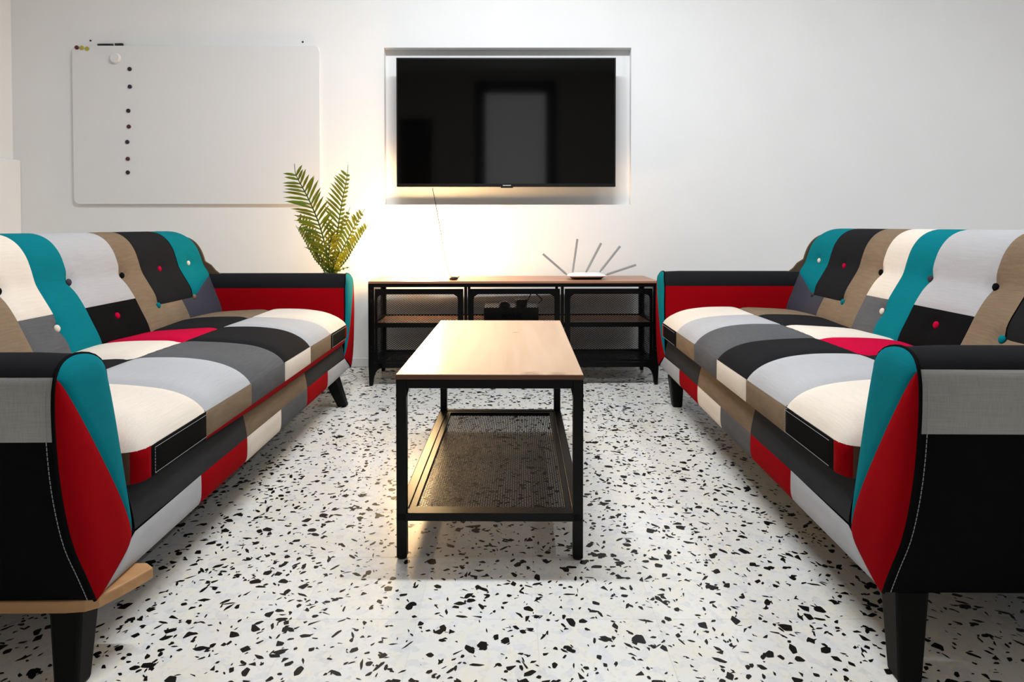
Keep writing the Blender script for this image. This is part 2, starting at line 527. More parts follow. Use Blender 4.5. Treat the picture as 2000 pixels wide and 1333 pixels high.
chips.sort(key=lambda c_: -c_[0])
rest = MB()
for k, (sz, x, y, poly) in enumerate(chips):
    z0 = 0.0002 + 0.0002 * ((k * 7919) % 97) / 97
    if k < 300 and sz > 0:
        MB().add([(px_, py_, 0) for px_, py_ in poly], [tuple(range(len(poly)))]).build('stone_chip', 'stone_black', floor, loc=(x, y, z0))
    else:
        rest.add([(x + px_, y + py_, z0) for px_, py_ in poly], [tuple(range(len(poly)))])
rest.build('stone_chips', 'stone_black', floor)['kind'] = 'stuff'

# ceiling fixtures that carry the tube light
for k, (tx, ty, tl, tw, tr) in enumerate(TUBES):
    t = thing('ceiling_light', ('white batten ceiling light above the coffee table', 'white batten ceiling light along the wall behind the boardless sofa')[k], 'ceiling light', (tx, ty, CEIL), tr)
    MB().box(-tl / 2 - 0.03, tl / 2 + 0.03, -0.05, 0.05, -0.06, 0).build('housing', 'trim', t, bevel=0.006)
    for sx in (-1, 1):
        MB().box(sx * (tl / 2 + 0.005) - 0.01, sx * (tl / 2 + 0.005) + 0.01, -0.02, 0.02, -0.1, -0.055).build('tube_holder', 'trim', t, bevel=0.003)
    MB().tube([(-tl / 2, 0, -0.085), (tl / 2, 0, -0.085)], 0.013, 12).build('tube', 'router_white', t, True)


# ------------------------------------------------------------------ sofas (one model, two copies)
W = 1.918
DS = 0.0165
AT = 0.122                                      # arm thickness
XZ = spline([(0.145, -0.004), (0.25, 0.0), (0.45, -0.004), (0.61, -0.014)], 5)


def arm_mid(z): return 0.058 - 0.076 * min(1, max(0, (z - 0.145) / 0.40)) ** 0.8   # the arm leans outward


def arm_front(s, z):                            # s measured from the outer foot of the arm
    t = (s - arm_mid(z)) / 0.072
    return interp(z, XZ) + 0.008 * (1 - min(1.2, abs(t)) ** 4) - 0.012 * max(0, (z - 0.56) / 0.04) ** 2


ARMPROF = spline([(0.0, 0.145), (-0.025, 0.20), (-0.052, 0.27), (-0.072, 0.36), (-0.084, 0.45), (-0.088, 0.53), (-0.083, 0.570), (-0.065, 0.593), (-0.036, 0.603), (-0.004, 0.604),
                  (0.026, 0.596), (0.046, 0.576), (0.058, 0.54), (0.072, 0.46), (0.088, 0.37), (0.102, 0.29)], 4)
_al = [0.0]
for p, q in zip(ARMPROF, ARMPROF[1:]): _al.append(_al[-1] + math.dist(p, q))


def arm_prof(t):                                # t: arc length along the cross-section
    for i in range(1, len(_al)):
        if t <= _al[i] or i == len(_al) - 1:
            k = min(1, max(0, (t - _al[i - 1]) / (_al[i] - _al[i - 1])))
            a, b_ = ARMPROF[i - 1], ARMPROF[i]
            return a[0] + (b_[0] - a[0]) * k, a[1] + (b_[1] - a[1]) * k


def t_at(z, outer=True):
    n0 = max(range(len(ARMPROF)), key=lambda i: ARMPROF[i][1])
    rng = range(1, n0 + 1) if outer else range(n0 + 1, len(ARMPROF))
    for i in rng:
        a, b_ = ARMPROF[i - 1][1], ARMPROF[i][1]
        if (a - z) * (b_ - z) <= 0:
            return _al[i - 1] + (_al[i] - _al[i - 1]) * (z - a) / (b_ - a)


def quad(u0, u1, v0, v1):
    return lambda a, b_: (u0 + (u1 - u0) * a, v0 + (v1 - v0) * b_)


def poly_at(pts, a):
    n_ = len(pts) - 1
    i = min(n_ - 1, int(a * n_)); t = a * n_ - i
    return tuple(p + (q - p) * t for p, q in zip(pts[i], pts[i + 1]))


def ruled(A, B):
    return lambda a, b_: tuple(p + (q - p) * b_ for p, q in zip(poly_at(A, a), poly_at(B, a)))


def patch(surf, dom, mat, parent, inside, na=10, nb=10, puff=0.003, soft=0.007, open_edges='', name='fabric_patch'):
    """one sewn piece: a grid over part of a surface whose rims dip into the seams"""
    P = [[Vector(surf(*dom(i / na, j / nb))) for j in range(nb + 1)] for i in range(na + 1)]
    ctr = P[na // 2][nb // 2]
    vs = []
    sg = None
    def nrm(i, j):
        i = min(max(i, 1), na - 1) if na > 1 else i
        j = min(max(j, 1), nb - 1) if nb > 1 else j
        d1 = P[min(i + 1, na)][j] - P[max(i - 1, 0)][j]
        d2 = P[i][min(j + 1, nb)] - P[i][max(j - 1, 0)]
        n_ = d1.cross(d2)
        return n_.normalized() if n_.length > 1e-12 else Vector((0, 0, 1))
    cn = nrm(na // 2, nb // 2)
    sg = 1 if cn.dot(ctr - Vector(inside(ctr))) > 0 else -1
    for i in range(na + 1):
        for j in range(nb + 1):
            p = P[i][j]
            ds = []
            if 'l' not in open_edges: ds.append((p - P[0][j]).length)
            if 'r' not in open_edges: ds.append((p - P[na][j]).length)
            if 'b' not in open_edges: ds.append((p - P[i][0]).length)
            if 't' not in open_edges: ds.append((p - P[i][nb]).length)
            dist = min(ds) if ds else 1
            h = puff * (1 - math.exp(-dist / soft)) - 0.0012
            vs.append(p + nrm(i, j) * sg * h)
    fs = []
    for i in range(na):
        for j in range(nb):
            f = (i * (nb + 1) + j, (i + 1) * (nb + 1) + j, (i + 1) * (nb + 1) + j + 1, i * (nb + 1) + j + 1)
            fs.append(f if sg > 0 else f[::-1])
    o = MB().add(vs, fs).build(name, mat, parent, True)
    if mat in FAB: o['label'] = FAB[mat][0] + ' linen patch'
    return o


def loft(rings, name, mat, parent, caps=True):
    n_ = len(rings[0]); f = []
    v = [p for r_ in rings for p in r_]
    for i in range(1, len(rings)):
        for k in range(n_):
            f.append(((i - 1) * n_ + k, (i - 1) * n_ + (k + 1) % n_, i * n_ + (k + 1) % n_, i * n_ + k))
    if caps:
        f.append(tuple(range(n_))); f.append(tuple((len(rings) - 1) * n_ + k for k in range(n_ - 1, -1, -1)))
    return MB().add(v, f).build(name, mat, parent, fix=True)


def dashes(pts, n_on, r, mb):
    """running stitch along a dense polyline"""
    i = 0
    while i + n_on < len(pts):
        mb.tube(pts[i:i + n_on + 1], r, 5)
        i += n_on + max(1, n_on // 2)


sofa = thing('sofa', 'patchwork sofa with a raw pine board under it, beside the palm plant', 'sofa', group='patchwork sofas')

# --- base with two rows of patches on the front rail
RAIL = spline([(0.145, -0.006), (0.165, 0.0), (0.219, 0.0), (0.26, -0.006), (0.318, -0.020)], 5)
base = loft([[(-0.84, s, 0.147), (-0.012, s, 0.147), (-0.004, s, 0.165), (-0.004, s, 0.219), (-0.024, s, 0.316), (-0.84, s, 0.316)] for s in (AT - 0.012, W - AT + 0.012)],
            'base', 'lining', sofa)
rail = lambda s, z: (interp(z, RAIL), s, z)
inb = lambda p: (p.x - 0.3, p.y, p.z)
S6 = [AT + (W - 2 * AT) * k / 6 for k in range(7)]
low = ['lgrey', 'red', 'cream', 'grey', 'red', 'lgrey']
for k, c in enumerate(low):
    if k == 0: dom = ruled([(0.0, 0.145), (S6[1], 0.145)], [(AT, 0.214), (S6[1], 0.219)])
    elif k == 5: dom = ruled([(S6[5], 0.145), (W, 0.145)], [(S6[5], 0.219), (W - AT, 0.214)])
    else: dom = quad(S6[k], S6[k + 1], 0.145, 0.219)
    patch(rail, dom, c, base, inb, 12, 8)
for (a, b_, c) in ((AT, S6[2], 'charcoal'), (S6[2], S6[4], 'tan'), (S6[4], W - AT, 'charcoal')):
    patch(rail, quad(a, b_, 0.219, 0.318), c, base, inb, 16, 8)

# --- arms
for e in (0, 1):
    sm = (lambda s: s) if e == 0 else (lambda s: W - s)
    XB = -0.80
    n_ = 44
    outl = [arm_prof(_al[-1] * k / n_) for k in range(n_ + 1)]
    ins = lambda q: (arm_mid(q[1]) + (q[0] - arm_mid(q[1])) * 0.93, 0.36 + (q[1] - 0.36) * 0.985)
    rings = []
    for kx in range(3):
        ring = []
        for q in outl:
            s_, z_ = ins(q)
            x_ = (arm_front(s_, z_) - 0.045, -0.45, XB)[kx]
            ring.append((x_, sm(s_), z_))
        rings.append(ring)
    arm = loft(rings, 'armrest', 'lining', sofa)
    side = lambda t, a: (lambda q: ((arm_front(q[0], q[1]) - 0.006) * (1 - a) + XB * a, sm(q[0]), q[1]))(arm_prof(t))
    cen = lambda p: (p.x, sm(arm_mid(p.z)), min(p.z, 0.53))
    tz = _al[-1]
    patch(side, quad(0, t_at(0.468), 0, 1), 'black', arm, cen, 14, 10)
    patch(side, quad(t_at(0.468), t_at(0.578), 0, 1), 'stone', arm, cen, 10, 10)
    patch(side, quad(t_at(0.578), t_at(0.540, False), 0, 1), 'ink', arm, cen, 16, 10)
    patch(side, quad(t_at(0.540, False), tz, 0, 1), 'red', arm, cen, 10, 10)
    # front panel: teal over the top and inner side, red wedge on the outer side
    front = lambda s, z: (arm_front(s, z), sm(s), z)
    inf = lambda p: (p.x - 0.3, p.y, p.z)
    ta, tb = t_at(0.575), t_at(0.30, False)
    rim = [arm_prof(ta + (tb - ta) * k / 30) for k in range(31)] + [(0.107, 0.27), (0.113, 0.24), (0.118, 0.214)]
    nr = len(rim) - 1
    d0_ = arm_prof(ta)
    diag = [(d0_[0] + (0.118 - d0_[0]) * (k / nr), 0.575 - (0.575 - 0.214) * (k / nr)) for k in range(nr + 1)]
    patch(front, ruled(diag, rim), 'teal', arm, inf, 40, 12)
    edge = [arm_prof(t_at(0.575 - (0.575 - 0.146) * k / nr) if k < nr else 0) for k in range(nr + 1)]
    patch(front, ruled(edge, diag), 'red', arm, inf, 40, 10)
    pp = [arm_prof(t_at(0.146) + (tb - t_at(0.146)) * k / 60) for k in range(61)]
    MB().tube([(arm_front(q[0], q[1]) - 0.004, sm(q[0]), q[1]) for q in pp], 0.0032, 6).build('piping', 'black', arm, True)
    st = MB()
    ol = [arm_prof(t_at(0.149) + (t_at(0.565) - t_at(0.149)) * k / 200) for k in range(201)]
    dashes([(arm_front(q[0], q[1]) - 0.016, sm(q[0] - 0.0022), q[1]) for q in ol], 3, 0.0007, st)
    st.build('stitching', 'thread', arm)

# --- backrest
BP = spline([(-0.575, 0.36), (-0.58, 0.42), (-0.592, 0.465), (-0.618, 0.52), (-0.642, 0.57), (-0.668, 0.615), (-0.690, 0.655), (-0.703, 0.70), (-0.718, 0.742),
             (-0.742, 0.778), (-0.772, 0.801), (-0.805, 0.811), (-0.838, 0.806), (-0.862, 0.785), (-0.872, 0.75), (-0.874, 0.70)], 6)
_bl = [0.0]
for p, q in zip(BP, BP[1:]): _bl.append(_bl[-1] + math.dist(p, q))
itop = max(range(len(BP)), key=lambda i: BP[i][1])


def bv(z):                                      # arc length at height z on the seat side
    for i in range(1, itop + 1):
        if BP[i][1] >= z: return _bl[i - 1] + (_bl[i] - _bl[i - 1]) * (z - BP[i - 1][1]) / (BP[i][1] - BP[i - 1][1])
    return _bl[itop]


def bprof(v):
    for i in range(1, len(_bl)):
        if v <= _bl[i] or i == len(_bl) - 1:
            k = min(1, max(0, (v - _bl[i - 1]) / (_bl[i] - _bl[i - 1])))
            return BP[i - 1][0] + (BP[i][0] - BP[i - 1][0]) * k, BP[i - 1][1] + (BP[i][1] - BP[i - 1][1]) * k


SB = [0.0] + [q + DS for q in (0.235, 0.50, 0.65, 0.793, 0.9425, 1.227, 1.357, 1.645)] + [W]
BUT = [(0.135, 0.665, 'cream'), (0.37, 0.655, 'crimson'), (0.65, 0.648, 'black'), (0.9425, 0.648, 'slate'), (1.235, 0.648, 'black'), (1.50, 0.655, 'crimson'), (1.75, 0.665, 'cream'),
       (0.238, 0.520, 'slate'), (0.505, 0.518, 'teal'), (0.785, 0.518, 'cream'), (1.085, 0.515, 'crimson'), (1.355, 0.518, 'teal'), (1.648, 0.520, 'tan')]
BUT = [(q + DS, z, c) for q, z, c in BUT]


def backs(s, v):
    x, z = bprof(v)
    # ends roll off, buttons pull the cloth in
    en = min(s, W - s)
    x -= 0.012 * math.exp(-(en / 0.02) ** 2)
    z -= 0.030 * math.exp(-(en / 0.045) ** 1.5) * max(0, (z - 0.62) / 0.2)
    for (bs, bz, _) in BUT:
        r2_ = ((s - bs) ** 2 + (z - bz) ** 2) / 0.024 ** 2
        if r2_ < 9: x -= 0.011 * math.exp(-r2_)
    return (x, s, z)


rings = []
for k in range(33):
    s = W * k / 32
    ring = []
    for i in range(0, len(BP), 3):
        v = _bl[i]
        x, s_, z = backs(s, v)
        ring.append((min(x - 0.012, -0.59) if i < itop - 8 else x + (-0.004 if i < itop else 0.003), min(max(s, 0.004), W - 0.004), z - 0.006))
    ring += [(-0.868, min(max(s, 0.004), W - 0.004), 0.62), (-0.845, min(max(s, 0.004), W - 0.004), 0.20), (-0.62, min(max(s, 0.004), W - 0.004), 0.20)]
    rings.append(ring)
back = loft(rings, 'backrest', 'lining', sofa)
VT = _bl[-1]
inbk = lambda p: (-0.80, p.y, min(p.z, 0.70))
c1, c2, b0, ar = bv(0.563), bv(0.522), bv(0.36), bv(0.597)


def stripe(k, z0, mat, oe=''):
    patch(backs, quad(SB[k], SB[k + 1], z0, VT), mat, back, inbk, 14, 44, open_edges=oe)


def cell(s0, s1, v0, v1, mat, oe=''):
    patch(backs, quad(s0, s1, v0, v1), mat, back, inbk, 14, 16, open_edges=oe)


def cut_z(q): return 0.606 - (0.606 - 0.522) * (q / SB[1]) ** 1.25     # slanting seam under the end stripe


for mir in (0, 1):
    lc = [(SB[1] * k / 8, bv(cut_z(SB[1] * k / 8))) for k in range(9)]
    up = lc[1:] + [(0.31, c2), (0.37, c2)]
    if mir:
        lc = [(W - q, v) for q, v in lc][::-1]; up = [(W - q, v) for q, v in up][::-1]
    patch(backs, ruled(lc, [(q, VT) for q, v in lc]), 'teal', back, inbk, 16, 40)
    patch(backs, ruled([(q, b0) for q, v in up], up), 'slate', back, inbk, 18, 14)
stripe(1, c2, 'ink'); stripe(7, c2, 'ink')
cell(0.37, SB[2], b0, c2, 'tan', 'r'); cell(SB[7], W - 0.37, b0, c2, 'tan', 'l')
stripe(2, b0, 'tan', 'l'); stripe(6, b0, 'tan', 'r')
stripe(3, c1, 'cream'); cell(SB[3], SB[4], b0, c1, 'grey')
stripe(4, b0, 'teal')
stripe(5, c1, 'lgrey'); cell(SB[5], SB[6], b0, c1, 'black')
for (bs, bz, c) in BUT:
    p = Vector(backs(bs, bv(bz)))
    q = Vector(backs(bs, bv(bz) + 0.03))
    zz = (q - p).normalized(); nn_ = Vector((zz.z, 0, -zz.x))
    mt = Matrix((zz, Vector((0, 1, 0)), nn_)).transposed()
    MB().lathe([(0.004, -0.002), (0.0095, 0.0), (0.0125, 0.003), (0.012, 0.006), (0.0085, 0.009), (0.003, 0.0102)], 14, p + nn_ * 0.001, mt).build('button', c, back, True)['label'] = FAB[c][0] + ' covered button'
# narrow end panels of the back, over the arms
for e in (0, 1):
    pts = [(-0.62, 0.45), (-0.600, 0.588), (-0.618, 0.603), (-0.643, 0.622), (-0.664, 0.648)]
    pts += [(BP[i][0] + 0.004, BP[i][1] - 0.006 - 0.018 * max(0, (BP[i][1] - 0.62) / 0.2)) for i in range(0, len(BP), 3) if BP[i][1] > 0.675] + [(-0.872, 0.6), (-0.85, 0.36)]
    y0, y1 = (-0.006, 0.006) if e == 0 else (W - 0.006, W + 0.006)
    mb = MB(); nn_ = len(pts)
    mb.add([(x, y, z) for y in (y0, y1) for x, z in pts], [tuple(range(nn_)), tuple(range(2 * nn_ - 1, nn_ - 1, -1))] + [(i, (i + 1) % nn_, nn_ + (i + 1) % nn_, nn_ + i) for i in range(nn_)])
    mb.build('end_panel', 'brown', back, bevel=0.003)

# --- seat cushion
C0, C1 = AT - 0.014, W - AT + 0.014
CF, CB, RC = 0.014, -0.615, 0.045
ZB, ZT = 0.312, 0.378


def xfront(s):
    d_ = min(s - C0, C1 - s)
    if d_ >= RC: return CF
    d_ = max(0, d_)
    return CF - RC + math.sqrt(max(0, RC ** 2 - (RC - d_) ** 2))


CPROF = [(0, 0.378), (0.01, 0.392), (0.03, 0.411), (0.06, 0.428), (0.10, 0.441), (0.15, 0.449), (0.22, 0.454), (0.35, 0.455), (0.50, 0.450), (0.58, 0.442), (0.65, 0.425)]
CPROF = spline(CPROF, 4)


def ctop(s, dd):                                # dd: distance behind the front rim
    x0 = xfront(s)
    x = x0 - dd * (x0 - CB) / (CF - CB)
    d_ = min(s - C0, C1 - s)
    e_ = 1 - 0.85 * (1 - min(1, max(0, d_) / 0.10)) ** 2.5
    z = ZT + (interp(dd, CPROF) - ZT) * e_
    # seams pull in a little
    for q in S6[1:6]: z -= 0.004 * math.exp(-((s - q) / 0.02) ** 2)
    z -= 0.005 * math.exp(-((dd - 0.335) / 0.022) ** 2)
    z += 0.004 * math.sin(s * 11.0 + 0.6) * math.sin(dd * 9)
    return (x, s, z)


rings = []
for k in range(41):
    s = C0 + (C1 - C0) * k / 40
    xf_ = xfront(s) - 0.004
    ring = [(CB, s, ZB), (xf_ - 0.01, s, ZB), (xf_, s, ZB + 0.008), (xf_, s, ZT)]
    for dd in (0.02, 0.05, 0.1, 0.18, 0.3, 0.45, 0.58):
        p = ctop(s, dd); ring.append((p[0], p[1], p[2] - 0.005))
    ring.append((CB, s, 0.40))
    rings.append(ring)
cush = loft(rings, 'seat_cushion', 'lining', sofa)
S6c = [C0] + S6[1:6] + [C1]
fr = ['cream', 'lgrey', 'grey', 'ink', 'lgrey', 'cream']
bk = ['tan', 'ink', 'cream', 'crimson', 'ink', 'tan']
und = lambda p: (p.x, p.y, p.z - 0.1)
for k in range(6):
    patch(ctop, quad(S6c[k], S6c[k + 1], 0.0, 0.335), fr[k], cush, und, 18, 30, puff=0.004, soft=0.010)
    patch(ctop, quad(S6c[k], S6c[k + 1], 0.335, CF - CB), bk[k], cush, und, 16, 14, puff=0.004, soft=0.010)
# band around the rim
path = [(-0.38, C0)] + [(CF - RC + RC * math.sin(t), C0 + RC - RC * math.cos(t)) for t in [PI / 2 * k / 8 for k in range(9)]] \
    + [(CF - RC + RC * math.cos(t), C1 - RC + RC * math.sin(t)) for t in [PI / 2 * k / 8 for k in range(9)]] + [(-0.38, C1)]
_pl = [0.0]
for p, q in zip(path, path[1:]): _pl.append(_pl[-1] + math.dist(p, q))


def pth(t):
    for i in range(1, len(_pl)):
        if t <= _pl[i] or i == len(_pl) - 1:
            k = min(1, max(0, (t - _pl[i - 1]) / (_pl[i] - _pl[i - 1])))
            return path[i - 1][0] + (path[i][0] - path[i - 1][0]) * k, path[i - 1][1] + (path[i][1] - path[i - 1][1]) * k


tf0 = _pl[9] - (C0 + RC)                        # t = tf0 + s along the straight front
band = lambda t, z: pth(t) + (z,)
inc = lambda p: (-0.3, W / 2 + (p.y - W / 2) * 0.9, p.z)
t_r0, t_r1 = _pl[4], tf0 + S6[0] + 0.036
bnd = [(0, t_r0, 'brown'), (t_r0, t_r1, 'red'), (t_r1, tf0 + S6[1], 'black'), (tf0 + S6[1], tf0 + S6[2], 'tan'), (tf0 + S6[2], tf0 + S6[3], 'grey'), (tf0 + S6[3], tf0 + S6[4], 'cream'),
       (tf0 + S6[4], tf0 + S6[5], 'tan'), (tf0 + S6[5], _pl[-1] - t_r1, 'black'), (_pl[-1] - t_r1, _pl[-1] - t_r0, 'red'), (_pl[-1] - t_r0, _pl[-1], 'brown')]
for (a, b_, c) in bnd:
    patch(band, quad(a, b_, ZB, ZT), c, cush, inc, 14, 10, puff=0.005, soft=0.012)
st = MB()
for (a, b_) in ((bnd[2][0], bnd[2][1]), (bnd[7][0], bnd[7][1])):
    lp = [(a + 0.006 + (b_ - a - 0.012) * k / 100, ZT - 0.006) for k in range(101)]
    lq = [(a + 0.006 + (b_ - a - 0.012) * k / 100, ZB + 0.006) for k in range(101)]
    en = [(a + 0.006, ZB + 0.006 + (ZT - ZB - 0.012) * k / 24) for k in range(25)]
    st = MB()
    for ln in (lp, lq, en):
        dashes([(pth(t)[0] + 0.0042, pth(t)[1], z) for t, z in ln], 2, 0.0006, st)
    st.build('stitching', 'thread', cush)

# --- legs: tapered, splayed forward and outward
def leg(parent, x, s, dx, ds, name='leg'):
    mb = MB(); n_ = 4
    top, bot = 0.031, 0.021
    vs = [(x + top * i, s + top * j, 0.147) for i, j in ((-1, -1), (1, -1), (1, 1), (-1, 1))] + \
         [(x + dx + bot * i, s + ds + bot * j, 0.0) for i, j in ((-1, -1), (1, -1), (1, 1), (-1, 1))]
    mb.add(vs, [(0, 1, 2, 3), (7, 6, 5, 4), (0, 4, 5, 1), (1, 5, 6, 2), (2, 6, 7, 3), (3, 7, 4, 0)])
    return mb.build(name, 'leg', parent, bevel=0.006, seg=2)


LEGS = [(-0.064, 0.038, 0.030, -0.055), (-0.045, W - 0.19, 0.045, 0.035), (-0.76, 0.07, 0.0, -0.02), (-0.76, W - 0.09, 0.0, 0.02)]

sofa2 = copy_tree(sofa)
sofa2['label'] = 'patchwork sofa with its far arm against the cabinet, no board under it'
for (x, s, dx, ds) in LEGS: leg(sofa, x, s, dx, ds)
for (x, s, dx, ds) in [(-0.064, W - 0.038, 0.030, 0.055), (-0.030, 0.215, -0.015, -0.035), (-0.76, 0.07, 0.0, -0.02), (-0.76, W - 0.09, 0.0, 0.02)]: leg(sofa2, x, s, dx, ds)
sofa.location = (-0.757, 1.146, 0)
sofa.rotation_euler = (0, 0, 0.0147)
sofa.scale = (1, 1, 0.985)
sofa2.location = (0.702, 3.085, 0)
sofa2.rotation_euler = (0, 0, PI - 0.012)
# things only the first sofa shows
pb = [(-0.80, -0.004), (-0.055, -0.004), (-0.022, 0.000), (-0.004, 0.012), (0.016, 0.050), (0.040, 0.112), (0.018, 0.130), (-0.80, 0.130)]
MB().prism(pb, 0.123, 0.146).build('support_board', 'plank', sofa, bevel=0.003)['label'] = 'raw pine board under the base'
for ch in sofa.children:
    if ch.name.startswith('seat_cushion'):
        patch(lambda t, z: (pth(t)[0] - 0.012 + (z - 0.285) * 0.45, pth(t)[1], z), ruled([(tf0 + 0.40, 0.306), (tf0 + 0.85, 0.290), (tf0 + 1.30, 0.287), (tf0 + 1.78, 0.287)], [(tf0 + 0.40, 0.314), (tf0 + 0.85, 0.314), (tf0 + 1.30, 0.314), (tf0 + 1.78, 0.314)]), 'red', ch, inc, 30, 4, name='lower_border')


# ------------------------------------------------------------------ coffee table
def expanded_mesh(x0, x1, y0, y1, px_, py_, wd, th, corner=0.0, clip=None):
    """diamond lattice in the XY plane made of short flat bars"""
    mb = MB()
    nx, ny = int(round((x1 - x0) / px_)), int(round((y1 - y0) / py_))
    px_, py_ = (x1 - x0) / nx, (y1 - y0) / ny
    hw = wd / 2
    for i in range(nx):
        for j in range(ny):
            a = (x0 + i * px_, y0 + (j + 0.5) * py_)
            b_ = (x0 + (i + 0.5) * px_, y0 + j * py_)
            c_ = (x0 + (i + 1) * px_, y0 + (j + 0.5) * py_)
            d_ = (x0 + (i + 0.5) * px_, y0 + (j + 1) * py_)
            for p, q in ((a, b_), (b_, c_), (c_, d_), (d_, a)):
                if clip and not (clip(*p) and clip(*q)): continue
                vs = [(p[0], p[1] - hw, -th), (q[0], q[1] - hw, -th), (q[0], q[1] + hw, -th), (p[0], p[1] + hw, -th),
                      (p[0], p[1] - hw, th), (q[0], q[1] - hw, th), (q[0], q[1] + hw, th), (p[0], p[1] + hw, th)]
                mb.add(vs, [(3, 2, 1, 0), (4, 5, 6, 7), (0, 1, 5, 4), (2, 3, 7, 6)])
    return mb


tb = thing('coffee_table', 'oblong coffee table with pine top and black metal mesh shelf', 'coffee table', (-0.0562, 2.007, 0), -0.0087)
hw, hl, lt = 0.23, 0.45, 0.025
top = MB().box(-hw, hw, -hl, hl, 0.447, 0.46).build('tabletop', 'table_wood', tb, bevel=0.0015)
MB().box(-hw - 0.0004, hw + 0.0004, -hl - 0.0006, -hl + 0.001, 0.4478, 0.4585).build('edge_band', 'table_edge', top)
MB().box(-hw - 0.0006, -hw + 0.001, -hl, hl, 0.4478, 0.4585).build('edge_band', 'table_edge', top)
MB().box(hw - 0.001, hw + 0.0006, -hl, hl, 0.4478, 0.4585).build('edge_band', 'table_edge', top)
for sx in (-1, 1):
    for sy in (-1, 1):
        cx_, cy_ = sx * (hw - lt / 2), sy * (hl - lt / 2)
        lg = MB().box(cx_ - lt / 2, cx_ + lt / 2, cy_ - lt / 2, cy_ + lt / 2, 0.004, 0.447).build('leg', 'black_metal', tb, bevel=0.002)
        MB().lathe([(0.011, 0), (0.0115, 0.002), (0.0115, 0.005)], 12, (cx_, cy_, 0)).build('foot', 'black_plastic', lg)
        rv = Matrix.Rotation(sx * PI / 2, 3, 'Y')
        for zz in (0.405, 0.42 - 0.05):
            MB().lathe([(0.005, 0), (0.0045, 0.0015), (0.002, 0.0025)], 10, (cx_ + sx * lt / 2, cy_, zz), rv).build('rivet', 'black_metal', lg, True)
        # corner gusset under the top rail
        mg = MB().add([(cx_ - sx * lt / 2, cy_ - sy * lt / 2 * 0, z) for z in (0.42,)] * 0, [])
        x_in = cx_ - sx * lt / 2
        MB().add([(x_in, cy_ - 0.002, 0.427), (x_in - sx * 0.006, cy_ - 0.002, 0.427), (x_in, cy_ - 0.002, 0.40), (x_in, cy_ + 0.002, 0.427), (x_in - sx * 0.006, cy_ + 0.002, 0.427), (x_in, cy_ + 0.002, 0.40)],
                 [(0, 1, 2), (5, 4, 3), (0, 3, 4, 1), (1, 4, 5, 2), (2, 5, 3, 0)]).build('gusset', 'black_metal', lg, fix=True)
for sy in (-1, 1):
    MB().box(-hw + lt, hw - lt, sy * (hl - lt / 2) - lt / 2, sy * (hl - lt / 2) + lt / 2, 0.425, 0.447).build('top_rail', 'black_metal', tb, bevel=0.0015)
for sx in (-1, 1):
    MB().box(sx * (hw - lt / 2) - lt / 2, sx * (hw - lt / 2) + lt / 2, -hl + lt, hl - lt, 0.425, 0.447).build('top_rail', 'black_metal', tb, bevel=0.0015)
MB().box(-0.02, 0.02, -0.012, 0.012, 0.435, 0.447).build('bolt_plate', 'black_metal', tb)
SZ = 0.116
sh = MB()
for sy in (-1, 1): sh.box(-hw + lt * 0, hw, sy * (hl - 0.0125) - 0.0125, sy * (hl - 0.0125) + 0.0125, SZ - 0.020, SZ)
for sx in (-1, 1): sh.box(sx * (hw - 0.0125) - 0.0125, sx * (hw - 0.0125) + 0.0125, -hl + 0.025, hl - 0.025, SZ - 0.020, SZ)
shelf = sh.build('shelf_frame', 'black_metal', tb, bevel=0.0015)
i2 = MB()
for sy in (-1, 1): i2.box(-hw + 0.027, hw - 0.027, sy * (hl - 0.035) - 0.008, sy * (hl - 0.035) + 0.008, SZ - 0.012, SZ - 0.002)
for sx in (-1, 1): i2.box(sx * (hw - 0.035) - 0.008, sx * (hw - 0.035) + 0.008, -hl + 0.043, hl - 0.043, SZ - 0.012, SZ - 0.002)
i2.build('inner_frame', 'black_metal', shelf, bevel=0.001)
ms = expanded_mesh(-hw + 0.04, hw - 0.04, -hl + 0.04, hl - 0.04, 0.0125, 0.0085, 0.0019, 0.0005)
o = ms.build('mesh_panel', 'black_metal', shelf, loc=(0, 0, SZ - 0.010))
o['kind'] = 'stuff'; o['label'] = 'black expanded metal mesh'

# ------------------------------------------------------------------ tv bench
tv = thing('media_cabinet', 'low black metal media cabinet with mesh doors and pine top', 'cabinet', (-0.0027, 3.4655, 0), 0.02)
BW, BD = 0.75, 0.18
MB().box(-BW, BW, -BD, BD, 0.528, 0.54).build('top_board', 'bench_wood', tv, bevel=0.0015)
LG = 0.030


def foot_leg(sx, sy):
    """corner post that narrows into a foot with a curved bracket"""
    y0, y1 = (-BD, -BD + 0.022) if sy < 0 else (BD - 0.022, BD)
    arc = [(LG + 0.002 + 0.055 * (1 - math.sin(t)), 0.093 - 0.075 * (1 - math.cos(t)) ) for t in [PI / 2 * k / 8 for k in range(9)]]
    # outline in (x from the outer face, z)
    pl = [(0.0, 0.528), (0.0, 0.10), (0.004, 0.0), (0.020, 0.0), (0.024, 0.018)] + \
         [(0.024 + 0.048 * (1 - math.cos(t)), 0.018 + 0.075 * math.sin(t)) for t in [PI / 2 * k / 8 for k in range(1, 9)]] + [(0.072, 0.12), (LG, 0.12), (LG, 0.528)]
    vs = []
    for y in (y0, y1):
        for (x, z) in pl: vs.append((sx * (BW - x), y, z))
    n_ = len(pl)
    fs = [tuple(range(n_)), tuple(range(2 * n_ - 1, n_ - 1, -1))] + [(i, (i + 1) % n_, n_ + (i + 1) % n_, n_ + i) for i in range(n_)]
    return MB().add(vs, fs).build('post', 'black_metal', tv, fix=True)


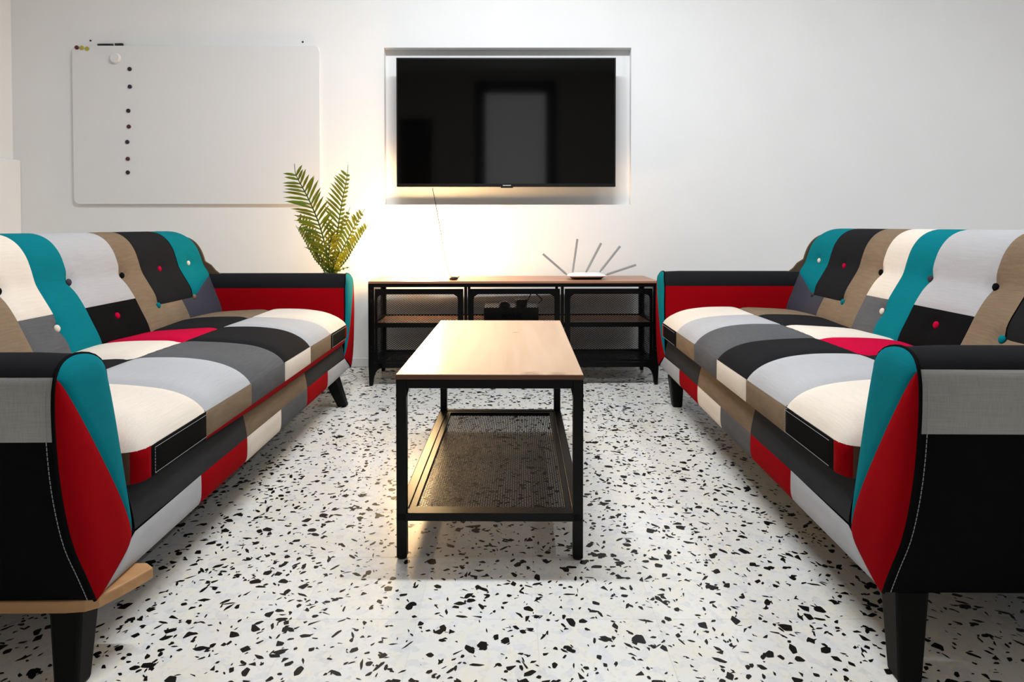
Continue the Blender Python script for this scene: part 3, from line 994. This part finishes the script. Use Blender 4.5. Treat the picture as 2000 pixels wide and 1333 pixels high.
for sx in (-1, 1):
    for sy in (-1, 1):
        p = foot_leg(sx, sy)
        if sy < 0:
            for zz in (0.49, 0.445, 0.435, 0.20, 0.18):
                MB().lathe([(0.0045, 0), (0.004, 0.0012), (0.0015, 0.002)], 10, (sx * (BW - 0.014), -BD, zz), Matrix.Rotation(PI / 2, 3, 'X')).build('rivet', 'black_metal', p, True)
for sy in (-1, 1):
    y0, y1 = (-BD, -BD + 0.02) if sy < 0 else (BD - 0.02, BD)
    MB().box(-BW + LG, BW - LG, y0, y1, 0.510, 0.528).build('top_rail', 'black_metal', tv)
    MB().box(-BW + 0.05, BW - 0.05, y0, y1, 0.093, 0.118).build('bottom_rail', 'black_metal', tv)
for sx in (-1, 1):
    for z0, z1 in ((0.510, 0.528), (0.093, 0.118), (0.30, 0.322)):
        MB().box(sx * BW - (0.02 if sx > 0 else 0), sx * BW + (0.02 if sx < 0 else 0), -BD + 0.022, BD - 0.022, z0, z1).build('side_rail', 'black_metal', tv)
    sm_ = expanded_mesh(-BD + 0.022, BD - 0.022, 0.118, 0.51, 0.0153, 0.0098, 0.0023, 0.0005)
    o = sm_.build('side_mesh', 'black_metal', tv)
    o.rotation_euler = (PI / 2, 0, PI / 2); o.location = (sx * (BW - 0.012), 0, 0)
    o['kind'] = 'stuff'
PX = (-0.250, 0.249)
for x in PX:
    MB().box(x - 0.0075, x + 0.0075, -BD, -BD + 0.018, 0.118, 0.510).build('door_post', 'black_metal', tv)
    MB().box(x - 0.0075, x + 0.0075, BD - 0.018, BD, 0.118, 0.510).build('rear_post', 'black_metal', tv)
# shelf of pine boards, one per bay, and mesh floor
for (x0, x1) in ((-BW + 0.03, PX[0] - 0.002), (PX[0] + 0.002, PX[1] - 0.002), (PX[1] + 0.002, BW - 0.03)):
    MB().box(x0, x1, -BD + 0.035, BD - 0.02, 0.302, 0.316).build('shelf', 'bench_wood', tv)
    MB().box(x0, x1, -BD + 0.026, -BD + 0.034, 0.298, 0.322).build('shelf_rail', 'black_metal', tv)
    MB().box(x0, x1, BD - 0.019, BD - 0.004, 0.298, 0.322).build('shelf_rail', 'black_metal', tv)
fm = expanded_mesh(-BW + 0.03, BW - 0.03, -BD + 0.02, BD - 0.02, 0.0153, 0.0098, 0.0022, 0.0005)
o = fm.build('floor_mesh', 'black_metal', tv, loc=(0, 0, 0.112)); o['kind'] = 'stuff'
# doors
for (x0, x1, full) in ((-BW + 0.034, PX[0] - 0.0125, 0), (PX[0] + 0.0125, PX[1] - 0.0125, 1), (PX[1] + 0.0125, BW - 0.034, 2)):
    z0, z1 = 0.121, 0.500
    fl = 0.012 if full == 0 else 0.028
    fr_ = 0.012 if full == 2 else 0.028
    ft, fb = 0.027, 0.012
    # frame with rounded upper inner corners
    out_ = [(x0, z0), (x1, z0), (x1, z1), (x0, z1)]
    r_ = 0.028
    inn = []
    ix0_, ix1_, iz0, iz1 = x0 + fl, x1 - fr_, z0 + fb, z1 - ft
    inn += [(ix0_, iz0), (ix1_, iz0)]
    inn += [(ix1_ - r_ + r_ * math.cos(t), iz1 - r_ + r_ * math.sin(t)) for t in [PI / 2 * k / 6 for k in range(7)]]
    inn += [(ix0_ + r_ - r_ * math.sin(t), iz1 - r_ + r_ * math.cos(t)) for t in [PI / 2 * k / 6 for k in range(7)]]
    mb = MB()
    mb.box(x0, ix0_, 0, 0.012, z0, z1).box(ix1_, x1, 0, 0.012, z0, z1).box(ix0_, ix1_, 0, 0.012, iz1, z1).box(ix0_, ix1_, 0, 0.012, z0, iz0)
    for (cx_, sgx) in ((ix1_, 1), (ix0_, -1)):
        arc = [(cx_ - sgx * (r_ - r_ * math.cos(t)), iz1 - r_ + r_ * math.sin(t)) for t in [PI / 2 * k / 6 for k in range(7)]]
        pl = [(cx_, iz1)] + arc[::-1]
        n_ = len(pl)
        mb.add([(x, y, z) for y in (0.0, 0.012) for x, z in pl], [tuple(range(n_)), tuple(range(2 * n_ - 1, n_ - 1, -1))] + [(i, (i + 1) % n_, n_ + (i + 1) % n_, n_ + i) for i in range(n_)])
    dr = mb.build('door', 'black_metal', tv, loc=(0, -BD + 0.001, 0), fix=True)
    MB().box(ix0_, ix1_, 0.001, 0.010, 0.303, 0.326).build('cross_bar', 'black_metal', dr)
    for (mz0, mz1) in ((iz0, 0.303), (0.326, iz1)):
        o = expanded_mesh(ix0_, ix1_, mz0, mz1, 0.0153, 0.0098, 0.0023, 0.0005).build('mesh_panel', 'black_metal', dr)
        o.rotation_euler = (PI / 2, 0, 0); o.location = (0, 0.007, 0); o['kind'] = 'stuff'

# things in and on the cabinet
bp = lambda px, py, Y: at(px, py, Y)
p = at(998, 600, 3.47)
bx = thing('receiver_box', 'flat black receiver box behind the middle mesh door', 'receiver', (p.x, 3.48, 0.316), 0.02)
MB().box(-0.145, 0.145, -0.10, 0.10, 0.004, 0.075).build('case', 'black_plastic', bx, bevel=0.004)
for sx in (-1, 1):
    for sy in (-1, 1): MB().lathe([(0.01, 0), (0.01, 0.004)], 10, (sx * 0.12, sy * 0.08, 0)).build('foot', 'black_plastic', bx)
MB().box(-0.05, 0.05, -0.102, -0.099, 0.02, 0.05).build('front_window', 'screen', bx)
cz = 0.316 + 0.075
ad = thing('power_adapter', 'black power adapter with cable lying on the receiver box', 'adapter', (p.x + 0.055, 3.46, cz), 0.3)
MB().box(-0.03, 0.03, -0.02, 0.02, 0, 0.035).build('case', 'black_plastic', ad, bevel=0.006)
MB().tube(spline([(0.03, 0, 0.015), (0.05, 0.01, 0.045), (0.075, 0.02, 0.075), (0.10, 0.0, 0.05), (0.12, 0.0, 0.03), (0.11, 0.03, 0.006)], 6), 0.003, 6).build('cable', 'black_plastic', ad, True)
ms_ = thing('computer_mouse', 'small black computer mouse lying on the receiver box', 'mouse', (p.x - 0.035, 3.44, cz), 1.4)
MB().lathe([(0.026, 0), (0.032, 0.006), (0.031, 0.014), (0.022, 0.024), (0.008, 0.028)], 20, mat=Matrix(((1.5, 0, 0), (0, 1, 0), (0, 0, 1)))).build('shell', 'black_plastic', ms_, True)
MB().lathe([(0.002, -0.006), (0.006, -0.004), (0.006, 0.004), (0.002, 0.006)], 10, (0.025, 0, 0.022), Matrix.Rotation(PI / 2, 3, 'X')).build('wheel', 'router_grey', ms_)

# small dark puck under the hanging cable
p = at(885, 541, 3.36)
dv = thing('infrared_puck', 'small black domed puck with a tan cap at the end of hanging cable', 'sensor', (p.x, 3.37, 0.54), 0.0)
MB().lathe([(0.014, 0), (0.025, 0.003), (0.027, 0.010), (0.020, 0.016), (0.005, 0.018)], 20).build('body', 'black_plastic', dv, True)
MB().bar((0.014, 0, 0.010), (0.030, 0.01, 0.017), 0.012, 0.006).build('cap', 'gold', dv, bevel=0.001)

# router
p = at(1146, 543, 3.40)
RX, RY = p.x, 3.43
ro = thing('wifi_router', 'white flat router with five grey antennas on the cabinet top', 'router', (RX, RY, 0.54), 0.03)
def rlayer(w0, w1, d0, d1, z0, z1, n_=10):
    mb = MB(); a = rrect(-w0, w0, -d0, d0, 0.03, n_); c = rrect(-w1, w1, -d1, d1, 0.03, n_); k = len(a)
    mb.add([(x, y, z0) for x, y in a] + [(x, y, z1) for x, y in c], [tuple(range(k - 1, -1, -1)), tuple(range(k, 2 * k))] + [(i, (i + 1) % k, k + (i + 1) % k, k + i) for i in range(k)])
    return mb
rlayer(0.075, 0.092, 0.05, 0.062, 0.0, 0.014).build('underside', 'black_plastic', ro)
rlayer(0.092, 0.106, 0.062, 0.070, 0.014, 0.020).build('shell', 'router_white', ro)
rlayer(0.106, 0.070, 0.070, 0.045, 0.020, 0.033).build('lid', 'router_white', ro, bevel=0.002)
for (a, c, yy) in (((1104, 534), (1060, 496), 0.0), ((1118.5, 530), (1127.5, 467), 0.06), ((1146, 529), (1174, 475), 0.06), ((1174, 528), (1211, 481), 0.06), ((1186, 536), (1242, 517.5), 0.0)):
    q0, q1 = at(a[0], a[1], RY + yy), at(c[0], c[1], RY + yy)
    inv = Matrix.Translation((RX, RY, 0.54)) @ Matrix.Rotation(0.03, 4, 'Z')
    q0, q1 = inv.inverted() @ q0, inv.inverted() @ q1
    an = MB().bar(q0, q1, 0.016, 0.012).build('antenna', 'router_grey', ro, bevel=0.002)
    MB().tube([q0 - (q1 - q0).normalized() * 0.012, q0 + (q1 - q0).normalized() * 0.006], 0.0045, 8).build('hinge', 'router_grey', an, True)

# lit globe lamp
p = at(818, 500, 3.47)
lp = thing('table_lamp', 'small glowing globe lamp on the cabinet top', 'lamp', (p.x, 3.47, 0.54))
MB().lathe([(0.045, 0), (0.048, 0.003), (0.046, 0.010), (0.022, 0.016), (0.016, 0.030), (0.024, 0.038)], 28).build('base', 'router_white', lp, True)
gl = [(0.095 * math.cos(t), 0.12 + 0.095 * math.sin(t)) for t in [math.radians(-62 + 150 * k / 16) for k in range(17)]]
MB().lathe(gl, 28).build('globe', 'opal', lp, True)['label'] = 'glowing opal glass globe'

# cable from the screen down to the cabinet
q = [at(845, 367, 3.675), at(846, 374, 3.675), at(853, 410, 3.63), at(862, 460, 3.52), at(871, 510, 3.44), at(877, 533, 3.40), Vector((dv.location.x - 0.008, 3.385, 0.552))]
tag(MB().tube(spline([tuple(v) for v in q], 6), 0.0021, 6).build('hanging_cable', 'black_plastic', None, True), 'thin dark cable hanging from the television to the cabinet', 'cable')

# ------------------------------------------------------------------ television
YT = WY - 0.085
a, c = at(774, 113, YT), at(1202, 365, YT)
x0, x1, z1, z0 = a.x, c.x, a.z, c.z
te = thing('television', 'large black flat television mounted in the wall recess', 'television', ((x0 + x1) / 2, YT, z0))
hw_, hh = (x1 - x0) / 2, z1 - z0
MB().box(-hw_, hw_, 0.004, 0.035, 0, hh).build('housing', 'tvplastic', te, bevel=0.003)
bz = MB()
bz.box(-hw_, -hw_ + 0.008, -0.002, 0.006, 0, hh).box(hw_ - 0.008, hw_, -0.002, 0.006, 0, hh).box(-hw_ + 0.008, hw_ - 0.008, -0.002, 0.006, hh - 0.008, hh).box(-hw_ + 0.008, hw_ - 0.008, -0.002, 0.006, 0, 0.018)
bz.build('bezel', 'tvplastic', te)
MB().box(-hw_ + 0.008, hw_ - 0.008, 0.0, 0.004, 0.018, hh - 0.008).build('screen', 'screen', te)
lx = at(990, 363, YT).x - (x0 + x1) / 2
MB().box(lx - 0.023, lx + 0.023, -0.0032, -0.0018, 0.005, 0.010).build('badge', 'silver', te)
MB().box(lx - 0.035, lx + 0.035, -0.001, 0.02, -0.006, 0.001).build('sensor_bar', 'tvplastic', te)
MB().box(-0.35, 0.35, 0.035, 0.075, 0.12, 0.55).build('rear_bulge', 'tvplastic', te, bevel=0.01)
MB().box(-0.12, 0.12, 0.07, WY + NDEP - YT - 0.002, 0.2, 0.42).build('wall_bracket', 'black_metal', te, bevel=0.003)

# ------------------------------------------------------------------ whiteboard
YW = WY - 0.018
a, c = at(140, 89, YW), at(626, 399, YW)
wb = thing('whiteboard', 'large white frameless magnetic board on the wall', 'whiteboard', ((a.x + c.x) / 2, WY, c.z))
bw, bh = (c.x - a.x) / 2, a.z - c.z
RX90 = Matrix.Rotation(PI / 2, 4, 'X')
MB().prism(rrect(-bw, bw, 0, bh, 0.035, 8), 0.006, 0.018, RX90).build('panel', 'board', wb, bevel=0.0025)
MB().prism(rrect(-bw + 0.004, bw - 0.004, 0.004, bh - 0.004, 0.035, 8), 0.001, 0.006, RX90).build('backing', 'board_edge', wb)
ordn = ['topmost', 'second from the top', 'third from the top', 'fourth from the top', 'fifth from the top', 'sixth from the top', 'lowest']


def magnet(px, py, r_, h, mat, label, kind='magnet', dome=False):
    q = at(px, py, YW)
    pr = [(r_, 0), (r_, h * 0.7), (r_ * 0.85, h), (r_ * 0.3, h * 1.02)]
    o = MB().lathe(pr, 20, mat=Matrix.Rotation(PI / 2, 3, 'X')).build('magnet', mat, None, True, loc=(q.x, YW, q.z), autosmooth=0.7)
    return tag(o, label, kind, 'magnets on the whiteboard')


cols = [('magblack', 'black'), ('navy', 'navy blue'), ('magblack', 'black'), ('maroon', 'dark red'), ('navy', 'navy blue'), ('maroon', 'dark red'), ('magblack', 'black')]
for (px, py), (mt, cn), od in zip(((253.5, 135), (254, 169.5), (251, 216.5), (252, 247.5), (249, 277.5), (250, 310.5), (250, 337)), cols, ordn):
    magnet(px, py, 0.0118, 0.006, mt, cn + ' round magnet, ' + od + ' of the column on the whiteboard')
magnet(150.3, 93, 0.0118, 0.006, 'maroon', 'dark red round magnet at the whiteboard corner beside yellow ones')
magnet(160.2, 93.5, 0.0118, 0.006, 'magyellow', 'yellow round magnet next to the dark red one on the whiteboard corner')
magnet(170.5, 95.2, 0.0118, 0.006, 'magyellow', 'yellow round magnet furthest from the whiteboard corner')
magnet(226.5, 114, 0.030, 0.016, 'magwhite', 'large white disc magnet on the whiteboard')
# marker lying on the top edge, two wall screws
q0, q1 = at(191, 84, YW + 0.008), at(241, 84.5, YW + 0.008)
zt = wb.location.z + bh
mk = thing('marker_pen', 'black marker pen with cap lying on the whiteboard edge', 'marker', ((q0.x + q1.x) / 2, YW + 0.006, zt))
L_ = (q1.x - q0.x) / 2
MB().tube([(-L_, 0, 0.006), (-L_ + 0.006, 0, 0.0065), (0.022, 0, 0.0065)], [0.0045, 0.0062, 0.0062], 10).build('barrel', 'black_plastic', mk, True)
MB().tube([(0.022, 0, 0.0065), (0.029, 0, 0.0065)], 0.0066, 10).build('ring', 'router_white', mk, True)
MB().tube([(0.029, 0, 0.0075), (L_ - 0.003, 0, 0.0075), (L_, 0, 0.0075)], [0.0078, 0.0078, 0.005], 10).build('cap', 'black_plastic', mk, True)
for (px, py, lb) in ((177, 79.5, 'small black wall screw next to the marker pen above the whiteboard'), (591.5, 82, 'small black wall screw above the whiteboard, on the side of the television')):
    q = at(px, py, WY)
    tag(MB().lathe([(0.0055, 0), (0.005, 0.003), (0.002, 0.004)], 10, mat=Matrix.Rotation(PI / 2, 3, 'X')).build('wall_screw', 'magblack', None, True, loc=(q.x, WY, q.z)), lb, 'screw', 'wall screws above the whiteboard')

# ------------------------------------------------------------------ palm behind the sofa
PY = 3.38
pb_ = at(640, 545, PY)
pl = thing('potted_palm', 'potted artificial palm with feathery fronds behind the sofa arm', 'plant', (pb_.x, PY, 0))
MB().lathe([(0.05, 0), (0.056, 0.01), (0.066, 0.13), (0.069, 0.132), (0.069, 0.145), (0.062, 0.145), (0.060, 0.125), (0.01, 0.122)], 24).build('pot', 'black_plastic', pl, True, autosmooth=0.6)
org = Vector((pb_.x, PY, 0))
rnd = random.Random(5)


def frond(pts, length, dys, both=(1, 1), start=0.18, n_=20, face=0.0):
    """rachis through photo points with paired narrow leaflets"""
    P = [(0.012 * rnd.uniform(-1, 1), 0.012 * rnd.uniform(-1, 1), 0.12), (0.01, 0.0, 0.30)]
    for (px, py), dy in zip(pts, dys):
        q = at(px, py, PY + dy) - org
        P.append(tuple(q))
    sp = [Vector(q) for q in spline(P, 8)]
    i0 = 16
    mb = MB().tube(sp, [0.0058 - 0.0046 * (k / len(sp)) for k in range(len(sp))], 6)
    seg = sp[i0:]
    cum = [0.0]
    for u, v in zip(seg, seg[1:]): cum.append(cum[-1] + (v - u).length)
    T = cum[-1]
    for k in range(n_):
        t = start + (0.90 - start) * k / (n_ - 1)
        dd = t * T
        i = max(1, next((j for j in range(len(cum)) if cum[j] >= dd), len(cum) - 1))
        c0 = seg[i - 1].lerp(seg[i], (dd - cum[i - 1]) / max(1e-6, cum[i] - cum[i - 1]))
        tg = (seg[i] - seg[i - 1]).normalized()
        sd = tg.cross(Vector((math.sin(face), -math.cos(face), 0))).normalized()
        up = sd.cross(tg).normalized()
        L = length * (0.55 + 0.45 * math.sin(PI * min(1, 0.15 + t * 0.8))) * (1.0 if t < 0.75 else 1 - (t - 0.75) * 1.9)
        for sgn, sc in ((1, both[0]), (-1, both[1])):
            if sc == 0: continue
            LL = L * sc * rnd.uniform(0.85, 1.1)
            dr = (sd * sgn * 0.80 + tg * rnd.uniform(0.55, 0.8) + up * rnd.uniform(-0.1, 0.25)).normalized()
            wn = (tg - dr * tg.dot(dr)).normalized()
            wd = 0.0074
            dn = Vector((0, 0, -1)) * LL * 0.10
            p1 = c0 + dr * LL * 0.35; p2 = c0 + dr * LL * 0.7 + dn * 0.4; p3 = c0 + dr * LL + dn
            vs = [c0 - wn * wd * 0.4, c0 + wn * wd * 0.4, p1 - wn * wd, p1 + wn * wd, p2 - wn * wd * 0.75, p2 + wn * wd * 0.75, p3]
            mid1, mid2 = p1 + up * 0.0016, p2 + up * 0.0012
            vs += [mid1, mid2]
            mb.add(vs, [(0, 1, 3, 7), (0, 7, 2), (2, 7, 8, 4), (7, 3, 5, 8), (4, 8, 6), (8, 5, 6)])
    return mb.build('frond', 'leaf', pl)


frond([(643, 540), (637, 490), (624, 440), (604, 392), (583, 352), (577, 338), (575, 320)], 0.135, (0, -0.02, -0.04, -0.06, -0.07, -0.075, -0.075), (1, 1), 0.18, 20)
frond([(648, 540), (655, 485), (661, 440), (669, 390), (677, 350), (680, 322)], 0.115, (0, 0.0, 0.0, 0.0, 0.01, 0.01), (0.3, 1), 0.35, 15)
frond([(640, 540), (622, 490), (604, 452), (590, 432), (577, 420)], 0.075, (0, 0.04, 0.06, 0.07, 0.08), (0.9, 0.5), 0.1, 17)
frond([(637, 540), (615, 505), (597, 472), (578, 441)], 0.065, (0, 0.03, 0.05, 0.06), (1, 0.12), 0.1, 17)
frond([(652, 540), (664, 500), (682, 462), (700, 428), (713, 408)], 0.085, (0, 0.02, 0.04, 0.05, 0.06), (0.3, 0.95), 0.15, 15)
frond([(655, 541), (676, 508), (697, 472), (721, 437)], 0.065, (0, 0.0, 0.0, 0.01), (0.12, 1), 0.05, 18)
frond([(649, 540), (655, 490), (668, 445), (684, 405)], 0.05, (0, 0.03, 0.05, 0.06), (0.6, 0.6), 0.5, 8)
frond([(644, 541), (642, 505), (646, 470), (655, 452)], 0.06, (0, -0.05, -0.08, -0.10), (1, 1), 0.0, 12)
frond([(648, 542), (654, 515), (664, 492)], 0.055, (0, -0.04, -0.07), (1, 1), 0.0, 10)
frond([(650, 541), (664, 528), (682, 522)], 0.018, (0, -0.01, -0.02), (0.5, 0.5), 0.5, 3)

# white cord lying on the floor between plant and cabinet
q = [(676, 748), (690, 744), (697, 738), (691, 733), (682, 731), (672, 734), (660, 735)]
pts = []
for (px, py) in q:
    k = at(px, py, 1.0); d_ = k - Vector((0, 0, EYE)); t = -EYE / d_.z
    pts.append((d_.x * t, d_.y * t, 0.0032))
tag(MB().tube(spline(pts, 6), 0.003, 6).build('floor_cord', 'white_cable', None, True), 'thin pale cord curled on the floor behind the sofa leg', 'cable')
